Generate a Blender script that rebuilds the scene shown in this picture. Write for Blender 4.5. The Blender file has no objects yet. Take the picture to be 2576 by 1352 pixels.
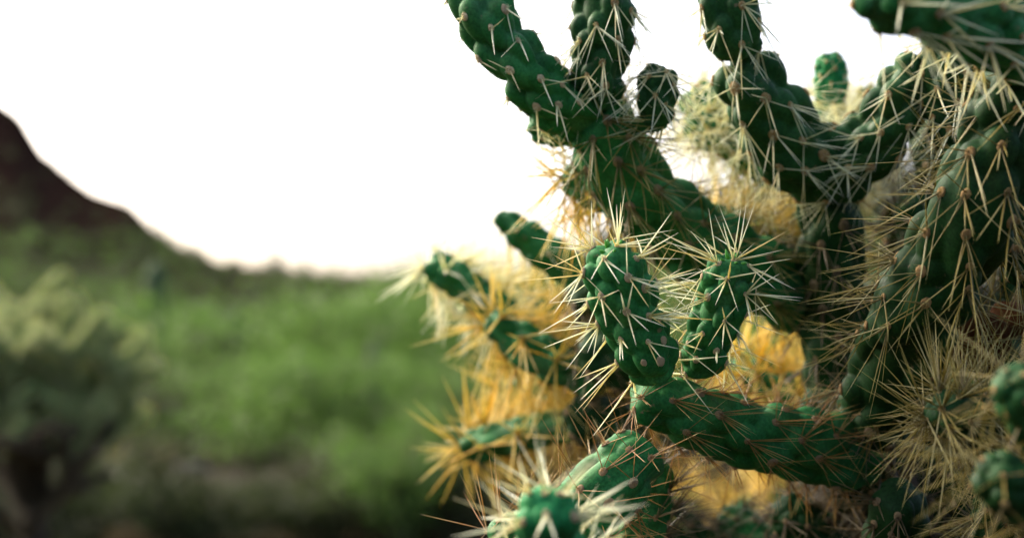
import bpy, math, random
import numpy as np
from mathutils import Vector, Matrix

# ------------------------------------------------------------------ camera, sky, sun, exposure
SC = bpy.context.scene
COL = SC.collection
CAM_H, PITCH, LENS, FOCUS = 1.10, math.radians(4.0), 50.0, 0.535
cam_data = bpy.data.cameras.new('camera')
cam_data.lens = LENS
cam_data.sensor_width = 36.0
cam_data.clip_start = 0.01
cam_data.clip_end = 3000.0
cam_data.dof.use_dof = True
cam_data.dof.focus_distance = FOCUS
cam_data.dof.aperture_fstop = 6.3
cam = bpy.data.objects.new('camera', cam_data)
cam.location = (0, 0, CAM_H)
cam.rotation_euler = (math.radians(90) + PITCH, 0, 0)
COL.objects.link(cam)
SC.camera = cam

SUN_EL, SUN_AZ = math.radians(36.0), math.radians(-48.0)      # azimuth from +Y towards +X
world = bpy.data.worlds.new('World')
SC.world = world
world.use_nodes = True
wn = world.node_tree
bg = wn.nodes['Background']
sky = wn.nodes.new('ShaderNodeTexSky')
sky.sky_type = 'NISHITA'
sky.sun_disc = False
sky.sun_elevation = SUN_EL
sky.sun_rotation = SUN_AZ
sky.air_density = 0.7
sky.dust_density = 9.0
sky.ozone_density = 1.0
wn.links.new(sky.outputs[0], bg.inputs[0])
bg.inputs[1].default_value = 0.15
sun_data = bpy.data.lights.new('sun', 'SUN')
sun_data.energy = 0.65
sun_data.angle = math.radians(28.0)
sun_data.color = (1.0, 0.92, 0.78)
sun = bpy.data.objects.new('sun', sun_data)
SDIR = Vector((math.sin(SUN_AZ) * math.cos(SUN_EL), math.cos(SUN_AZ) * math.cos(SUN_EL), math.sin(SUN_EL)))
sun.rotation_euler = SDIR.to_track_quat('Z', 'Y').to_euler()
sun.location = (-3, 4, 5)
COL.objects.link(sun)

SC.view_settings.view_transform = 'Standard'
SC.view_settings.look = 'None'
SC.view_settings.gamma = 1.0
SC.view_settings.use_curve_mapping = False
SC.view_settings.exposure = 2.05
SC.render.engine = 'CYCLES'
SC.cycles.use_denoising = True
SC.cycles.max_bounces = 8
SC.cycles.transparent_max_bounces = 8

# ------------------------------------------------------------------ helpers
FPX = LENS / 36.0 * 2575.0
CPOS = np.array([0, 0, CAM_H])
FWD = np.array([0, math.cos(PITCH), math.sin(PITCH)])
UPV = np.array([0, -math.sin(PITCH), math.cos(PITCH)])
RGT = np.array([1.0, 0, 0])
UP = np.array([0, 0, 1.0])


def P(px, py, z):
    return CPOS + z * FWD + (px - 1287.5) / FPX * z * RGT - (py - 676.0) / FPX * z * UPV


def proj(v):
    d = np.asarray(v) - CPOS
    z = d @ FWD
    zz = np.maximum(z, 1e-3)
    return np.stack([1287.5 + FPX * (d @ RGT) / zz, 676 - FPX * (d @ UPV) / zz, z], -1)


def nrm(v):
    v = np.asarray(v, float)
    return v / np.maximum(np.linalg.norm(v, axis=-1, keepdims=True), 1e-12)


def mesh_from(name, verts, quads=None, tris=None, smooth=True, attr=None, mats=(), midx=None):
    me = bpy.data.meshes.new(name)
    verts = np.asarray(verts, np.float32)
    nq = 0 if quads is None else len(quads)
    nt = 0 if tris is None else len(tris)
    loops = []
    if nq: loops.append(np.asarray(quads, np.int32).ravel())
    if nt: loops.append(np.asarray(tris, np.int32).ravel())
    loops = np.concatenate(loops)
    starts = np.concatenate([np.arange(nq) * 4, nq * 4 + np.arange(nt) * 3]).astype(np.int32)
    me.vertices.add(len(verts)); me.vertices.foreach_set('co', verts.ravel())
    me.loops.add(len(loops)); me.loops.foreach_set('vertex_index', loops)
    me.polygons.add(nq + nt); me.polygons.foreach_set('loop_start', starts)
    for m in mats: me.materials.append(m)
    if midx is not None: me.polygons.foreach_set('material_index', np.asarray(midx, np.int32))
    me.update(calc_edges=True)
    me.polygons.foreach_set('use_smooth', np.full(nq + nt, smooth, dtype=bool))
    if attr is not None:
        a = me.attributes.new('vc', 'FLOAT_COLOR', 'POINT')
        a.data.foreach_set('color', np.asarray(attr, np.float32).ravel())
    me.validate()
    return me


def link(name, data, loc=(0, 0, 0), parent=None):
    """loc is a world position; parents are only ever translated"""
    o = bpy.data.objects.new(name, data)
    COL.objects.link(o)
    base = np.zeros(3)
    if parent is not None:
        o.parent = parent
        base = np.array(parent['_w'])
    o.location = np.asarray(loc, float) - base
    o['_w'] = [float(c) for c in loc]
    return o


def thing(name, label, cat, loc=(0, 0, 0), group=None, data=None):
    o = link(name, data, loc)
    o['label'] = label
    o['category'] = cat
    if group: o['group'] = group
    return o


def catmull(pts, n):
    pts = np.asarray(pts, float)
    if len(pts) == 2:
        t = np.linspace(0, 1, n)[:, None]
        return pts[0] * (1 - t) + pts[1] * t
    p = np.vstack([2 * pts[0] - pts[1], pts, 2 * pts[-1] - pts[-2]])
    m = len(pts) - 1
    t = np.linspace(0, m, n)
    i = np.minimum(t.astype(int), m - 1)
    f = (t - i)[:, None]
    a, b, c, d = p[i], p[i + 1], p[i + 2], p[i + 3]
    return 0.5 * (2 * b + (c - a) * f + (2 * a - 5 * b + 4 * c - d) * f ** 2 + (3 * b - a - 3 * c + d) * f ** 3)


def frames(c):
    t = nrm(np.gradient(c, axis=0))
    ref = np.array([0, 0, 1.0]) if abs(t[0][2]) < 0.9 else np.array([1.0, 0, 0])
    n = nrm(np.cross(ref, t[0]))
    N = [n]
    for k in range(1, len(c)):
        n = n - t[k] * (n @ t[k])
        n = n / max(np.linalg.norm(n), 1e-9)
        N.append(n)
    N = np.array(N)
    return t, N, np.cross(t, N)


def grid_quads(nr, na, off=0):
    i = np.arange(nr - 1)[:, None] * na
    j = np.arange(na)[None, :]
    j2 = (j + 1) % na
    return (np.stack([i + j, i + j2, i + na + j2, i + na + j], -1).reshape(-1, 4) + off)


def tube(c, r, na=8, n=None):
    """tapered tube along points c with radii r, closed with points at both ends"""
    c = np.asarray(c, float)
    if n: 
        rr = np.interp(np.linspace(0, 1, n), np.linspace(0, 1, len(r)), r)
        c = catmull(c, n); r = rr
    r = np.asarray(r, float)
    t, N, B = frames(c)
    th = np.linspace(0, 2 * math.pi, na, endpoint=False)
    ring = np.cos(th)[None, :, None] * N[:, None] + np.sin(th)[None, :, None] * B[:, None]
    v = (c[:, None] + ring * r[:, None, None]).reshape(-1, 3)
    nv = len(v)
    v = np.vstack([v, c[0], c[-1]])
    q = grid_quads(len(c), na)
    j = np.arange(na); j2 = (j + 1) % na
    o = (len(c) - 1) * na
    tr = np.vstack([np.stack([np.full(na, nv), j2, j], -1), np.stack([np.full(na, nv + 1), o + j, o + j2], -1)])
    return v, q, tr


def join(parts):
    """parts: list of (verts, quads, tris)"""
    V, Q, T, o = [], [], [], 0
    for v, q, t in parts:
        V.append(v)
        if q is not None and len(q): Q.append(np.asarray(q) + o)
        if t is not None and len(t): T.append(np.asarray(t) + o)
        o += len(v)
    return np.vstack(V), (np.vstack(Q) if Q else None), (np.vstack(T) if T else None)


# ------------------------------------------------------------------ materials
def new_mat(name):
    m = bpy.data.materials.new(name)
    m.use_nodes = True
    nt = m.node_tree
    return m, nt, nt.nodes['Principled BSDF']


def ramp(nt, fac, stops):
    r = nt.nodes.new('ShaderNodeValToRGB')
    el = r.color_ramp.elements
    el[0].position, el[0].color = stops[0][0], (*stops[0][1], 1)
    el[1].position, el[1].color = stops[-1][0], (*stops[-1][1], 1)
    for p, c in stops[1:-1]:
        e = el.new(p); e.color = (*c, 1)
    nt.links.new(fac, r.inputs[0])
    return r.outputs[0]


def noise(nt, scale, detail=3, rough=0.55, coord='Object', dist=0.0):
    tc = nt.nodes.new('ShaderNodeTexCoord')
    n = nt.nodes.new('ShaderNodeTexNoise')
    n.inputs['Scale'].default_value = scale
    n.inputs['Detail'].default_value = detail
    n.inputs['Roughness'].default_value = rough
    n.inputs['Distortion'].default_value = dist
    nt.links.new(tc.outputs[coord], n.inputs['Vector'])
    return n.outputs['Fac']


def mixc(nt, fac, a, b, mode='MIX'):
    m = nt.nodes.new('ShaderNodeMix')
    m.data_type = 'RGBA'
    m.blend_type = mode
    for s, v in ((m.inputs[0], fac), (m.inputs[6], a), (m.inputs[7], b)):
        if isinstance(v, (int, float)): s.default_value = v
        elif isinstance(v, tuple): s.default_value = (*v, 1)
        else: nt.links.new(v, s)
    return m.outputs[2]


def bump(nt, bsdf, h, strength, dist):
    b = nt.nodes.new('ShaderNodeBump')
    b.inputs['Strength'].default_value = strength
    b.inputs['Distance'].default_value = dist
    nt.links.new(h, b.inputs['Height'])
    nt.links.new(b.outputs[0], bsdf.inputs['Normal'])


def joint_material(name, dark, mid, lite, bloom, scar=(0.16, 0.12, 0.07)):
    m, nt, b = new_mat(name)
    base = ramp(nt, noise(nt, 55, 4), [(0.3, dark), (0.52, mid), (0.72, lite)])
    wax = ramp(nt, noise(nt, 30, 5, 0.65, dist=0.6), [(0.46, (0, 0, 0)), (0.72, (0.5, 0.5, 0.5))])
    at = nt.nodes.new('ShaderNodeAttribute'); at.attribute_name = 'vc'
    gro = ramp(nt, at.outputs['Fac'], [(0.35, (1, 1, 1)), (0.85, (0.12, 0.12, 0.12))])
    wax = mixc(nt, 1.0, wax, gro, 'MULTIPLY')
    yel = ramp(nt, noise(nt, 22, 3, 0.6, dist=1.0), [(0.52, (0, 0, 0)), (0.75, (0.45, 0.45, 0.45))])
    base = mixc(nt, yel, base, (mid[0] * 3.2 + 0.01, mid[1] * 0.95, mid[2] * 0.7))
    c = mixc(nt, wax, base, bloom)
    speck = ramp(nt, noise(nt, 900, 2), [(0.35, (0.72, 0.72, 0.72)), (0.65, (1.2, 1.2, 1.2))])
    c = mixc(nt, 1.0, c, speck, 'MULTIPLY')
    sp = ramp(nt, noise(nt, 210, 3, 0.6), [(0.665, (0, 0, 0)), (0.74, (0.75, 0.75, 0.75))])
    c = mixc(nt, sp, c, scar)
    nt.links.new(c, b.inputs['Base Color'])
    rr = ramp(nt, noise(nt, 90, 3), [(0.3, (0.52, 0.52, 0.52)), (0.7, (0.75, 0.75, 0.75))])
    nt.links.new(rr, b.inputs['Roughness'])
    b.inputs['Specular IOR Level'].default_value = 0.12
    bump(nt, b, noise(nt, 420, 4, 0.6), 0.35, 0.0006)
    return m


def spine_material(name, base, mid, tip, alt, transl=0.4):
    m, nt, b = new_mat(name)
    at = nt.nodes.new('ShaderNodeAttribute'); at.attribute_name = 'vc'
    sep = nt.nodes.new('ShaderNodeSeparateColor')
    nt.links.new(at.outputs['Color'], sep.inputs[0])
    c = ramp(nt, sep.outputs[0], [(0.0, base), (0.4, mid), (1.0, tip)])
    mx = ramp(nt, sep.outputs[1], [(0.60, (0, 0, 0)), (0.97, (0.85, 0.85, 0.85))])
    c = mixc(nt, mx, c, alt)
    nt.links.new(c, b.inputs['Base Color'])
    b.inputs['Roughness'].default_value = 0.38
    b.inputs['Specular IOR Level'].default_value = 0.4
    tr = nt.nodes.new('ShaderNodeBsdfTranslucent')
    nt.links.new(c, tr.inputs[0])
    ms = nt.nodes.new('ShaderNodeMixShader')
    ms.inputs[0].default_value = transl
    nt.links.new(b.outputs[0], ms.inputs[1]); nt.links.new(tr.outputs[0], ms.inputs[2])
    nt.links.new(ms.outputs[0], nt.nodes['Material Output'].inputs[0])
    return m


def plain_material(name, c0, c1, scale=60, rough=0.8, bs=0.3, bd=0.002, c2=None):
    m, nt, b = new_mat(name)
    st = [(0.3, c0), (0.7, c1)] if c2 is None else [(0.25, c0), (0.5, c1), (0.75, c2)]
    nt.links.new(ramp(nt, noise(nt, scale, 5, 0.6), st), b.inputs['Base Color'])
    b.inputs['Roughness'].default_value = rough
    b.inputs['Specular IOR Level'].default_value = 0.12
    bump(nt, b, noise(nt, scale * 3, 4, 0.6), bs, bd)
    return m


M_JOINT = joint_material('cactus_skin_green', (0.011, 0.086, 0.019), (0.018, 0.128, 0.031), (0.033, 0.178, 0.048), (0.070, 0.165, 0.088))
M_JOINT_NEW = joint_material('cactus_skin_fresh', (0.010, 0.125, 0.032), (0.016, 0.175, 0.050), (0.028, 0.225, 0.068), (0.050, 0.20, 0.09))
M_JOINT_SHADED = joint_material('cactus_skin_olive_shaded', (0.008, 0.042, 0.010), (0.013, 0.063, 0.015), (0.023, 0.088, 0.022), (0.045, 0.085, 0.048))  # browner green skin, darkened further to carry the shade on these stems
M_JOINT_OLD = joint_material('cactus_skin_dark', (0.005, 0.026, 0.005), (0.008, 0.040, 0.008), (0.013, 0.056, 0.012), (0.018, 0.050, 0.022))
M_BUD = plain_material('leaf_bud_green', (0.05, 0.24, 0.03), (0.10, 0.32, 0.05), 900, 0.5, 0.2, 0.0003)
M_WOOD = plain_material('cactus_bark', (0.03, 0.022, 0.014), (0.10, 0.075, 0.05), 80, 0.9, 0.8, 0.004)
S_PALE = spine_material('spine_cream', (0.68, 0.64, 0.30), (0.88, 0.89, 0.66), (0.92, 0.93, 0.80), (0.76, 0.64, 0.24), 0.52)
S_WHITE = spine_material('spine_silver', (0.68, 0.64, 0.36), (0.84, 0.86, 0.64), (0.88, 0.90, 0.76), (0.74, 0.66, 0.32), 0.5)
S_LIME = spine_material('spine_lime', (0.36, 0.41, 0.11), (0.56, 0.64, 0.26), (0.68, 0.74, 0.40), (0.54, 0.46, 0.10), 0.4)
S_GOLD = spine_material('spine_gold', (0.50, 0.39, 0.06), (0.75, 0.62, 0.17), (0.83, 0.74, 0.36), (0.72, 0.49, 0.09), 0.58)
S_BROWN = spine_material('spine_brown', (0.14, 0.075, 0.025), (0.40, 0.22, 0.05), (0.62, 0.48, 0.20), (0.34, 0.13, 0.02), 0.35)
S_OLIVE = spine_material('spine_straw', (0.08, 0.058, 0.008), (0.24, 0.18, 0.025), (0.42, 0.37, 0.11), (0.42, 0.39, 0.18), 0.35)
S_DULL = spine_material('spine_dull', (0.07, 0.045, 0.016), (0.14, 0.105, 0.04), (0.22, 0.185, 0.10), (0.10, 0.06, 0.02), 0.3)
MAT_AREOLE = {
    'pink': plain_material('areole_pink', (0.30, 0.18, 0.08), (0.60, 0.48, 0.31), 900, 0.9, 0.9, 0.0008, (0.38, 0.20, 0.06)),
    'tan': plain_material('areole_tan', (0.18, 0.10, 0.035), (0.38, 0.25, 0.11), 1500, 0.9, 0.8, 0.0006, (0.30, 0.18, 0.08)),
    'grey': plain_material('areole_grey', (0.08, 0.055, 0.03), (0.34, 0.24, 0.13), 900, 0.9, 0.8, 0.0006, (0.16, 0.115, 0.07)),
}

# ------------------------------------------------------------------ the setting: ground, hill
rng = np.random.default_rng(7)


def vnoise(x, y, seed=0):
    """cheap smooth value noise, vectorised"""
    xi, yi = np.floor(x).astype(int), np.floor(y).astype(int)
    fx, fy = x - xi, y - yi
    fx, fy = fx * fx * (3 - 2 * fx), fy * fy * (3 - 2 * fy)

    def h(a, b):
        s = np.sin(a * 127.1 + b * 311.7 + seed * 74.7) * 43758.5453
        return s - np.floor(s)
    return (h(xi, yi) * (1 - fx) + h(xi + 1, yi) * fx) * (1 - fy) + (h(xi, yi + 1) * (1 - fx) + h(xi + 1, yi + 1) * fx) * fy


def fbm(x, y, seed=0, o=4):
    a, s = 0.5, 0
    for k in range(o):
        s = s + a * vnoise(x * 2 ** k, y * 2 ** k, seed + k); a *= 0.5
    return s


# skyline as read from the photograph, carried by a ridge 300 m away
RIDGE_Y = 300.0
SKYL = np.array([(-2600, 60), (-1500, 20), (-700, 60), (-200, 150), (-60, 225), (0, 262), (55, 305), (72, 345), (80, 372), (130, 408), (180, 452),
                 (230, 480), (330, 508), (372, 556), (450, 606), (560, 646), (690, 664), (800, 676), (900, 688), (1000, 684), (1200, 690),
                 (1400, 650), (1600, 520), (1750, 460), (2000, 440), (2300, 400), (2700, 360), (3600, 420), (5200, 520)], float)
RX = (SKYL[:, 0] - 1287.5) / FPX * RIDGE_Y
RH = CAM_H + (926.0 - SKYL[:, 1]) / FPX * RIDGE_Y - 1.3 * np.clip((SKYL[:, 0] - 200) / 300, 0, 1) + 0.5 * (SKYL[:, 0] < 200)


def terrain(x, y):
    base = 0.06 * (fbm(x * 0.35, y * 0.35, 3) - 0.47) + 0.5 * (fbm(x * 0.03, y * 0.03, 9) - 0.47) * np.clip(np.hypot(x, y) / 30, 0, 1)
    near = np.clip(1 - np.hypot(x, y - 0.7) / 3.0, 0, 1)
    base = base * (1 - near)
    # rise towards the ridge, and a long fall behind it
    t = np.clip((y - 60) / (RIDGE_Y - 60), 0, 1)
    rise = 0.30 * t + 0.70 * t ** 2.2
    H = np.interp(x / np.maximum(y, 60) * RIDGE_Y, RX, RH)
    back = np.clip((y - RIDGE_Y) / 250, 0, 1)
    rel = (fbm(x * 0.05, y * 0.05, 21) - 0.47) * 7 * t * (1 - t) * 2.2
    return base + (H * rise + rel) * (1 - back * back * (3 - 2 * back))


def ground_sheet():
    def ax(lim, n, p):
        u = np.linspace(-1, 1, n)
        return np.sign(u) * np.abs(u) ** p * lim
    xs = ax(700, 481, 2.2)
    ys = np.concatenate([-np.linspace(0, 1, 40)[::-1][:-1] ** 2 * 250, np.linspace(0, 1, 330) ** 2.0 * 620])
    X, Y = np.meshgrid(xs, ys)
    Z = terrain(X, Y)
    v = np.stack([X, Y, Z], -1).reshape(-1, 3)
    nx = len(xs)
    i = np.arange(len(ys) - 1)[:, None] * nx
    j = np.arange(nx - 1)[None]
    q = np.stack([i + j, i + j + 1, i + nx + j + 1, i + nx + j], -1).reshape(-1, 4)
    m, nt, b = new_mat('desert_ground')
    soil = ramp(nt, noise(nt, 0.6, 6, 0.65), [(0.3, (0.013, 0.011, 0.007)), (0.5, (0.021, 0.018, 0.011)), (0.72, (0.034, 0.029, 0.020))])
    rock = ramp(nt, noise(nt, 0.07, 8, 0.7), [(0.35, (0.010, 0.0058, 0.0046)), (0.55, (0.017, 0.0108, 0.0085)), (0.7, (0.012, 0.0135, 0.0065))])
    geo = nt.nodes.new('ShaderNodeNewGeometry')
    sp = nt.nodes.new('ShaderNodeSeparateXYZ'); nt.links.new(geo.outputs['Position'], sp.inputs[0])
    far = nt.nodes.new('ShaderNodeMapRange')
    far.inputs[1].default_value, far.inputs[2].default_value = 50, 110
    nt.links.new(sp.outputs['Y'], far.inputs[0])
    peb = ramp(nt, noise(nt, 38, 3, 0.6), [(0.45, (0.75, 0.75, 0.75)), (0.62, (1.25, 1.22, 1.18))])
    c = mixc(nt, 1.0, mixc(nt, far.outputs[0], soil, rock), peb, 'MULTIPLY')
    nt.links.new(c, b.inputs['Base Color'])
    b.inputs['Roughness'].default_value = 0.95
    b.inputs['Specular IOR Level'].default_value = 0.0
    bump(nt, b, noise(nt, 30, 6, 0.65), 0.6, 0.03)
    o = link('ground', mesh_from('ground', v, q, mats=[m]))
    o['kind'] = 'structure'
    return o


ground_sheet()


def gz(x, y):
    return float(terrain(np.array([x], float), np.array([y], float))[0])


# ------------------------------------------------------------------ foliage
def leaf_material(name, a, b_, c):
    m, nt, b = new_mat(name)
    at = nt.nodes.new('ShaderNodeAttribute'); at.attribute_name = 'vc'
    sep = nt.nodes.new('ShaderNodeSeparateColor'); nt.links.new(at.outputs['Color'], sep.inputs[0])
    col = ramp(nt, sep.outputs[0], [(0, a), (0.5, b_), (1, c)])
    nt.links.new(col, b.inputs['Base Color'])
    b.inputs['Roughness'].default_value = 0.6
    b.inputs['Specular IOR Level'].default_value = 0.15
    tr = nt.nodes.new('ShaderNodeBsdfTranslucent'); nt.links.new(col, tr.inputs[0])
    ms = nt.nodes.new('ShaderNodeMixShader'); ms.inputs[0].default_value = 0.4
    nt.links.new(b.outputs[0], ms.inputs[1]); nt.links.new(tr.outputs[0], ms.inputs[2])
    nt.links.new(ms.outputs[0], nt.nodes['Material Output'].inputs[0])
    return m


L_PALO = leaf_material('palo_verde_leaf', (0.046, 0.095, 0.016), (0.082, 0.160, 0.029), (0.122, 0.212, 0.046))
L_CREO = leaf_material('creosote_leaf', (0.018, 0.026, 0.009), (0.030, 0.043, 0.014), (0.048, 0.062, 0.021))
L_BRIT = leaf_material('grey_shrub_leaf', (0.035, 0.032, 0.020), (0.055, 0.052, 0.034), (0.08, 0.075, 0.048))
L_DRY = leaf_material('dry_grass', (0.07, 0.054, 0.022), (0.11, 0.088, 0.036), (0.15, 0.125, 0.055))
M_TRUNK = plain_material('shrub_bark', (0.05, 0.05, 0.025), (0.12, 0.12, 0.05), 14, 0.85, 0.5, 0.01)


def leaves(centers, n_each, spread, size, seed, aspect=2.4):
    g = np.random.default_rng(seed)
    c = np.repeat(centers, n_each, 0) + g.normal(0, 1, (len(centers) * n_each, 3)) * spread
    n = len(c)
    d = nrm(g.normal(0, 1, (n, 3)))
    e = nrm(np.cross(d, g.normal(0, 1, (n, 3))))
    s = size * g.uniform(0.6, 1.5, (n, 1))
    d, e = d * s, e * s / aspect
    v = np.stack([c - d, c + e, c + d, c - e], 1).reshape(-1, 3)
    q = np.arange(n * 4).reshape(-1, 4)
    a = np.repeat(np.clip(g.normal(0.5, 0.28, n), 0, 1), 4)
    return v, q, np.stack([a, a, a, a], -1)


def shrub(name, label, cat, px, depth, top_px, width, mat, seed, n_stem=5, n_leaf=5000, leaf=0.035, group=None, droop=0.0):
    g = np.random.default_rng(seed)
    x = (px - 1287.5) / FPX * depth
    z0 = gz(x, depth)
    h = CAM_H + (926 - top_px) / FPX * depth - z0
    root = thing(name, label, cat, (x, depth, z0), group)
    tubes, ends = [], []
    for k in range(n_stem):
        a = k / n_stem * 6.283 + g.uniform(-0.5, 0.5)
        out = np.array([math.cos(a), math.sin(a), 0]) * width * g.uniform(0.25, 0.5)
        p0 = np.array([x, depth, z0 - 0.05]) + out * 0.05
        p2 = np.array([x, depth, z0]) + out + UP * h * g.uniform(0.6, 0.9)
        p1 = (p0 + p2) / 2 + out * 0.15 + g.normal(0, 0.04, 3) * h
        tubes.append(tube([p0, p1, p2], [0.028 * h, 0.018 * h, 0.006 * h], 6, 8))
        for j in range(5):
            t = g.uniform(0.3, 1)
            s = p0 * (1 - t) ** 2 + 2 * t * (1 - t) * p1 + t * t * p2
            e = s + np.array([g.normal(0, 0.26) * width, g.normal(0, 0.26) * width, g.uniform(0.02, 0.3) * h])
            e[2] = min(e[2], z0 + h * 0.97)
            tubes.append(tube([s, (s + e) / 2 + g.normal(0, 0.02, 3) * h, e], [0.009 * h, 0.006 * h, 0.003 * h], 5, 5))
            for w in (0.4, 0.7, 1.0): ends.append(s * (1 - w) + e * w + g.normal(0, 0.05, 3) * width)
        ends.append(p2)
    v, q, t = join(tubes)
    org = np.array([x, depth, z0])
    link('trunk', mesh_from('trunk', v - org, q, t, mats=[M_TRUNK]), org, root)
    ends = np.array(ends)
    ends[:, 2] = np.minimum(ends[:, 2], z0 + h * 0.95)
    v, q, a = leaves(ends, max(1, n_leaf // len(ends)), np.array([0.10 * width, 0.10 * width, 0.075 * h]), leaf, seed + 1)
    v[:, 2] = np.maximum(v[:, 2], z0 + 0.03)
    link('crown', mesh_from('crown', v - org, q, smooth=False, attr=a, mats=[mat]), org, root)
    return root


SH = [
    ('palo_verde_tree', 'leafy yellow-green palo verde tree with the broadest crown below the skyline dip', 'tree', 980, 17, 745, 3.4, L_PALO, 7, 9000, 0.05),
    ('palo_verde_tree', 'slender palo verde tree rising beside the cholla tips at the skyline', 'tree', 1150, 24, 672, 3.0, L_PALO, 6, 7000, 0.055),
    ('palo_verde_tree', 'low bright green palo verde in front of the broadest crown', 'tree', 850, 12.5, 900, 1.7, L_PALO, 6, 6000, 0.035),
    ('palo_verde_tree', 'green palo verde tree between the brown hill and the broadest crown', 'tree', 600, 26, 775, 3.4, L_PALO, 6, 7000, 0.055),
    ('palo_verde_tree', 'bluish green tree standing behind the yellow cholla bush', 'tree', 360, 22, 730, 2.6, L_PALO, 6, 7000, 0.05),
    ('creosote_bush', 'olive creosote bush on the bare ground under the palo verde', 'bush', 1120, 11.5, 1000, 1.2, L_CREO, 6, 4000, 0.03),
    ('creosote_bush', 'dark olive creosote bush under the brown slope', 'bush', 740, 34, 735, 3.4, L_CREO, 6, 5000, 0.07),
    ('creosote_bush', 'dull green creosote bush behind the grey boulder', 'bush', 500, 15, 960, 1.4, L_CREO, 6, 4000, 0.035),
    ('grey_shrub', 'low grey-green shrub at the foot of the creosote', 'bush', 690, 13, 1120, 0.9, L_BRIT, 7, 3000, 0.03),
    ('dry_grass_tuft', 'tawny tuft of dry grass on the open ground', 'grass tuft', 745, 10.8, 1230, 0.5, L_DRY, 9, 1500, 0.03),
    ('dry_grass_tuft', 'yellow dry grass tuft next to the cholla bush', 'grass tuft', 372, 9.6, 1120, 0.42, L_DRY, 9, 1500, 0.03),
    ('green_weed', 'small bright green weed near the reddish stone', 'plant', 460, 9.4, 1302, 0.30, L_PALO, 6, 700, 0.025),
    ('palo_verde_tree', 'green palo verde tree hidden behind the gold cholla', 'tree', 1700, 20, 640, 3.6, L_PALO, 6, 7000, 0.05),
    ('creosote_bush', 'creosote bush seen low through the cholla arms', 'bush', 1480, 14, 900, 1.8, L_CREO, 6, 4000, 0.035),
    ('creosote_bush', 'rounded green creosote bush below the slender palo verde', 'bush', 1060, 10.2, 1090, 1.1, L_CREO, 7, 5000, 0.03),
    ('creosote_bush', 'spreading green bush at the left of the low bright palo verde', 'bush', 690, 15.5, 905, 1.7, L_PALO, 7, 5000, 0.035),
    ('creosote_bush', 'dark green bush touching the right side of the yellow cholla bush', 'bush', 440, 18, 860, 1.8, L_CREO, 7, 5000, 0.04),
    ('creosote_bush', 'low olive bush along the bottom of the clearing', 'bush', 930, 9.6, 1150, 0.9, L_BRIT, 7, 4000, 0.025),
    ('creosote_bush', 'dark bush crouching below the yellow cholla bush', 'bush', 215, 8.6, 1080, 0.9, L_CREO, 8, 4000, 0.025),
    ('grey_shrub', 'grey-brown twiggy shrub between the boulder and the dry grass', 'bush', 580, 10.4, 1190, 0.8, L_BRIT, 8, 3500, 0.025),
    ('creosote_bush', 'dark low bush at the outer side of the yellow cholla bush', 'bush', 20, 7.2, 1090, 0.9, L_CREO, 8, 4000, 0.025),
    ('palo_verde_tree', 'young palo verde shrub hugging the ground beside the orange cholla tips', 'tree', 1010, 8.8, 1010, 0.8, L_PALO, 7, 4500, 0.022),
    ('creosote_bush', 'dark olive bush spreading across the lower clearing', 'bush', 800, 8.9, 1170, 0.8, L_CREO, 8, 4000, 0.022),
    ('creosote_bush', 'dark olive bush in front of the grey boulder', 'bush', 480, 8.7, 1215, 0.8, L_CREO, 8, 4000, 0.022),
    ('creosote_bush', 'small dark bush tucked beneath the nearest cholla joint', 'bush', 1150, 9.0, 1130, 0.8, L_CREO, 8, 4000, 0.022),
    ('creosote_bush', 'wide olive bush at the foot of the brown hill', 'bush', 180, 40, 760, 4.6, L_CREO, 7, 6000, 0.08),
]
for i, s in enumerate(SH):
    shrub(s[0], s[1], s[2], s[3], s[4], s[5], s[6], s[7], 100 + i, s[8], s[9], s[10])


def boulder(label, px, depth, size, mat, seed):
    g = np.random.default_rng(seed)
    x = (px - 1287.5) / FPX * depth
    z0 = gz(x, depth)
    th = np.linspace(0, math.pi, 13); ph = np.linspace(0, 2 * math.pi, 20, endpoint=False)
    T, F = np.meshgrid(th, ph, indexing='ij')
    d = np.stack([np.sin(T) * np.cos(F), np.sin(T) * np.sin(F), np.cos(T)], -1).reshape(-1, 3)
    r = np.ones(len(d))
    for k in range(9):
        n = nrm(g.normal(0, 1, 3)); c = g.uniform(0.62, 0.9)
        s = d @ n
        r = np.where(s > c * 0.9, np.minimum(r, c / np.maximum(s, 0.05)), r)
    v = d * r[:, None] * np.array([1, 0.8, 0.62]) * size
    thing('boulder', label, 'rock', (x, depth, z0 + size * 0.25), 'stones on the open ground', mesh_from('boulder', v, grid_quads(13, 20), smooth=False, mats=[mat]))


M_GREYROCK = plain_material('grey_rock', (0.05, 0.048, 0.05), (0.11, 0.105, 0.105), 9, 0.9, 0.6, 0.02)
M_REDROCK = plain_material('red_rock', (0.05, 0.020, 0.018), (0.10, 0.042, 0.038), 9, 0.9, 0.6, 0.02)
boulder('grey boulder on the open ground', 480, 13.4, 0.24, M_GREYROCK, 1)
boulder('reddish stone beside the yellow cholla bush', 262, 10.2, 0.17, M_REDROCK, 2)
boulder('small pale grey stone under the creosote', 610, 11.5, 0.12, M_GREYROCK, 3)

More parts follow.
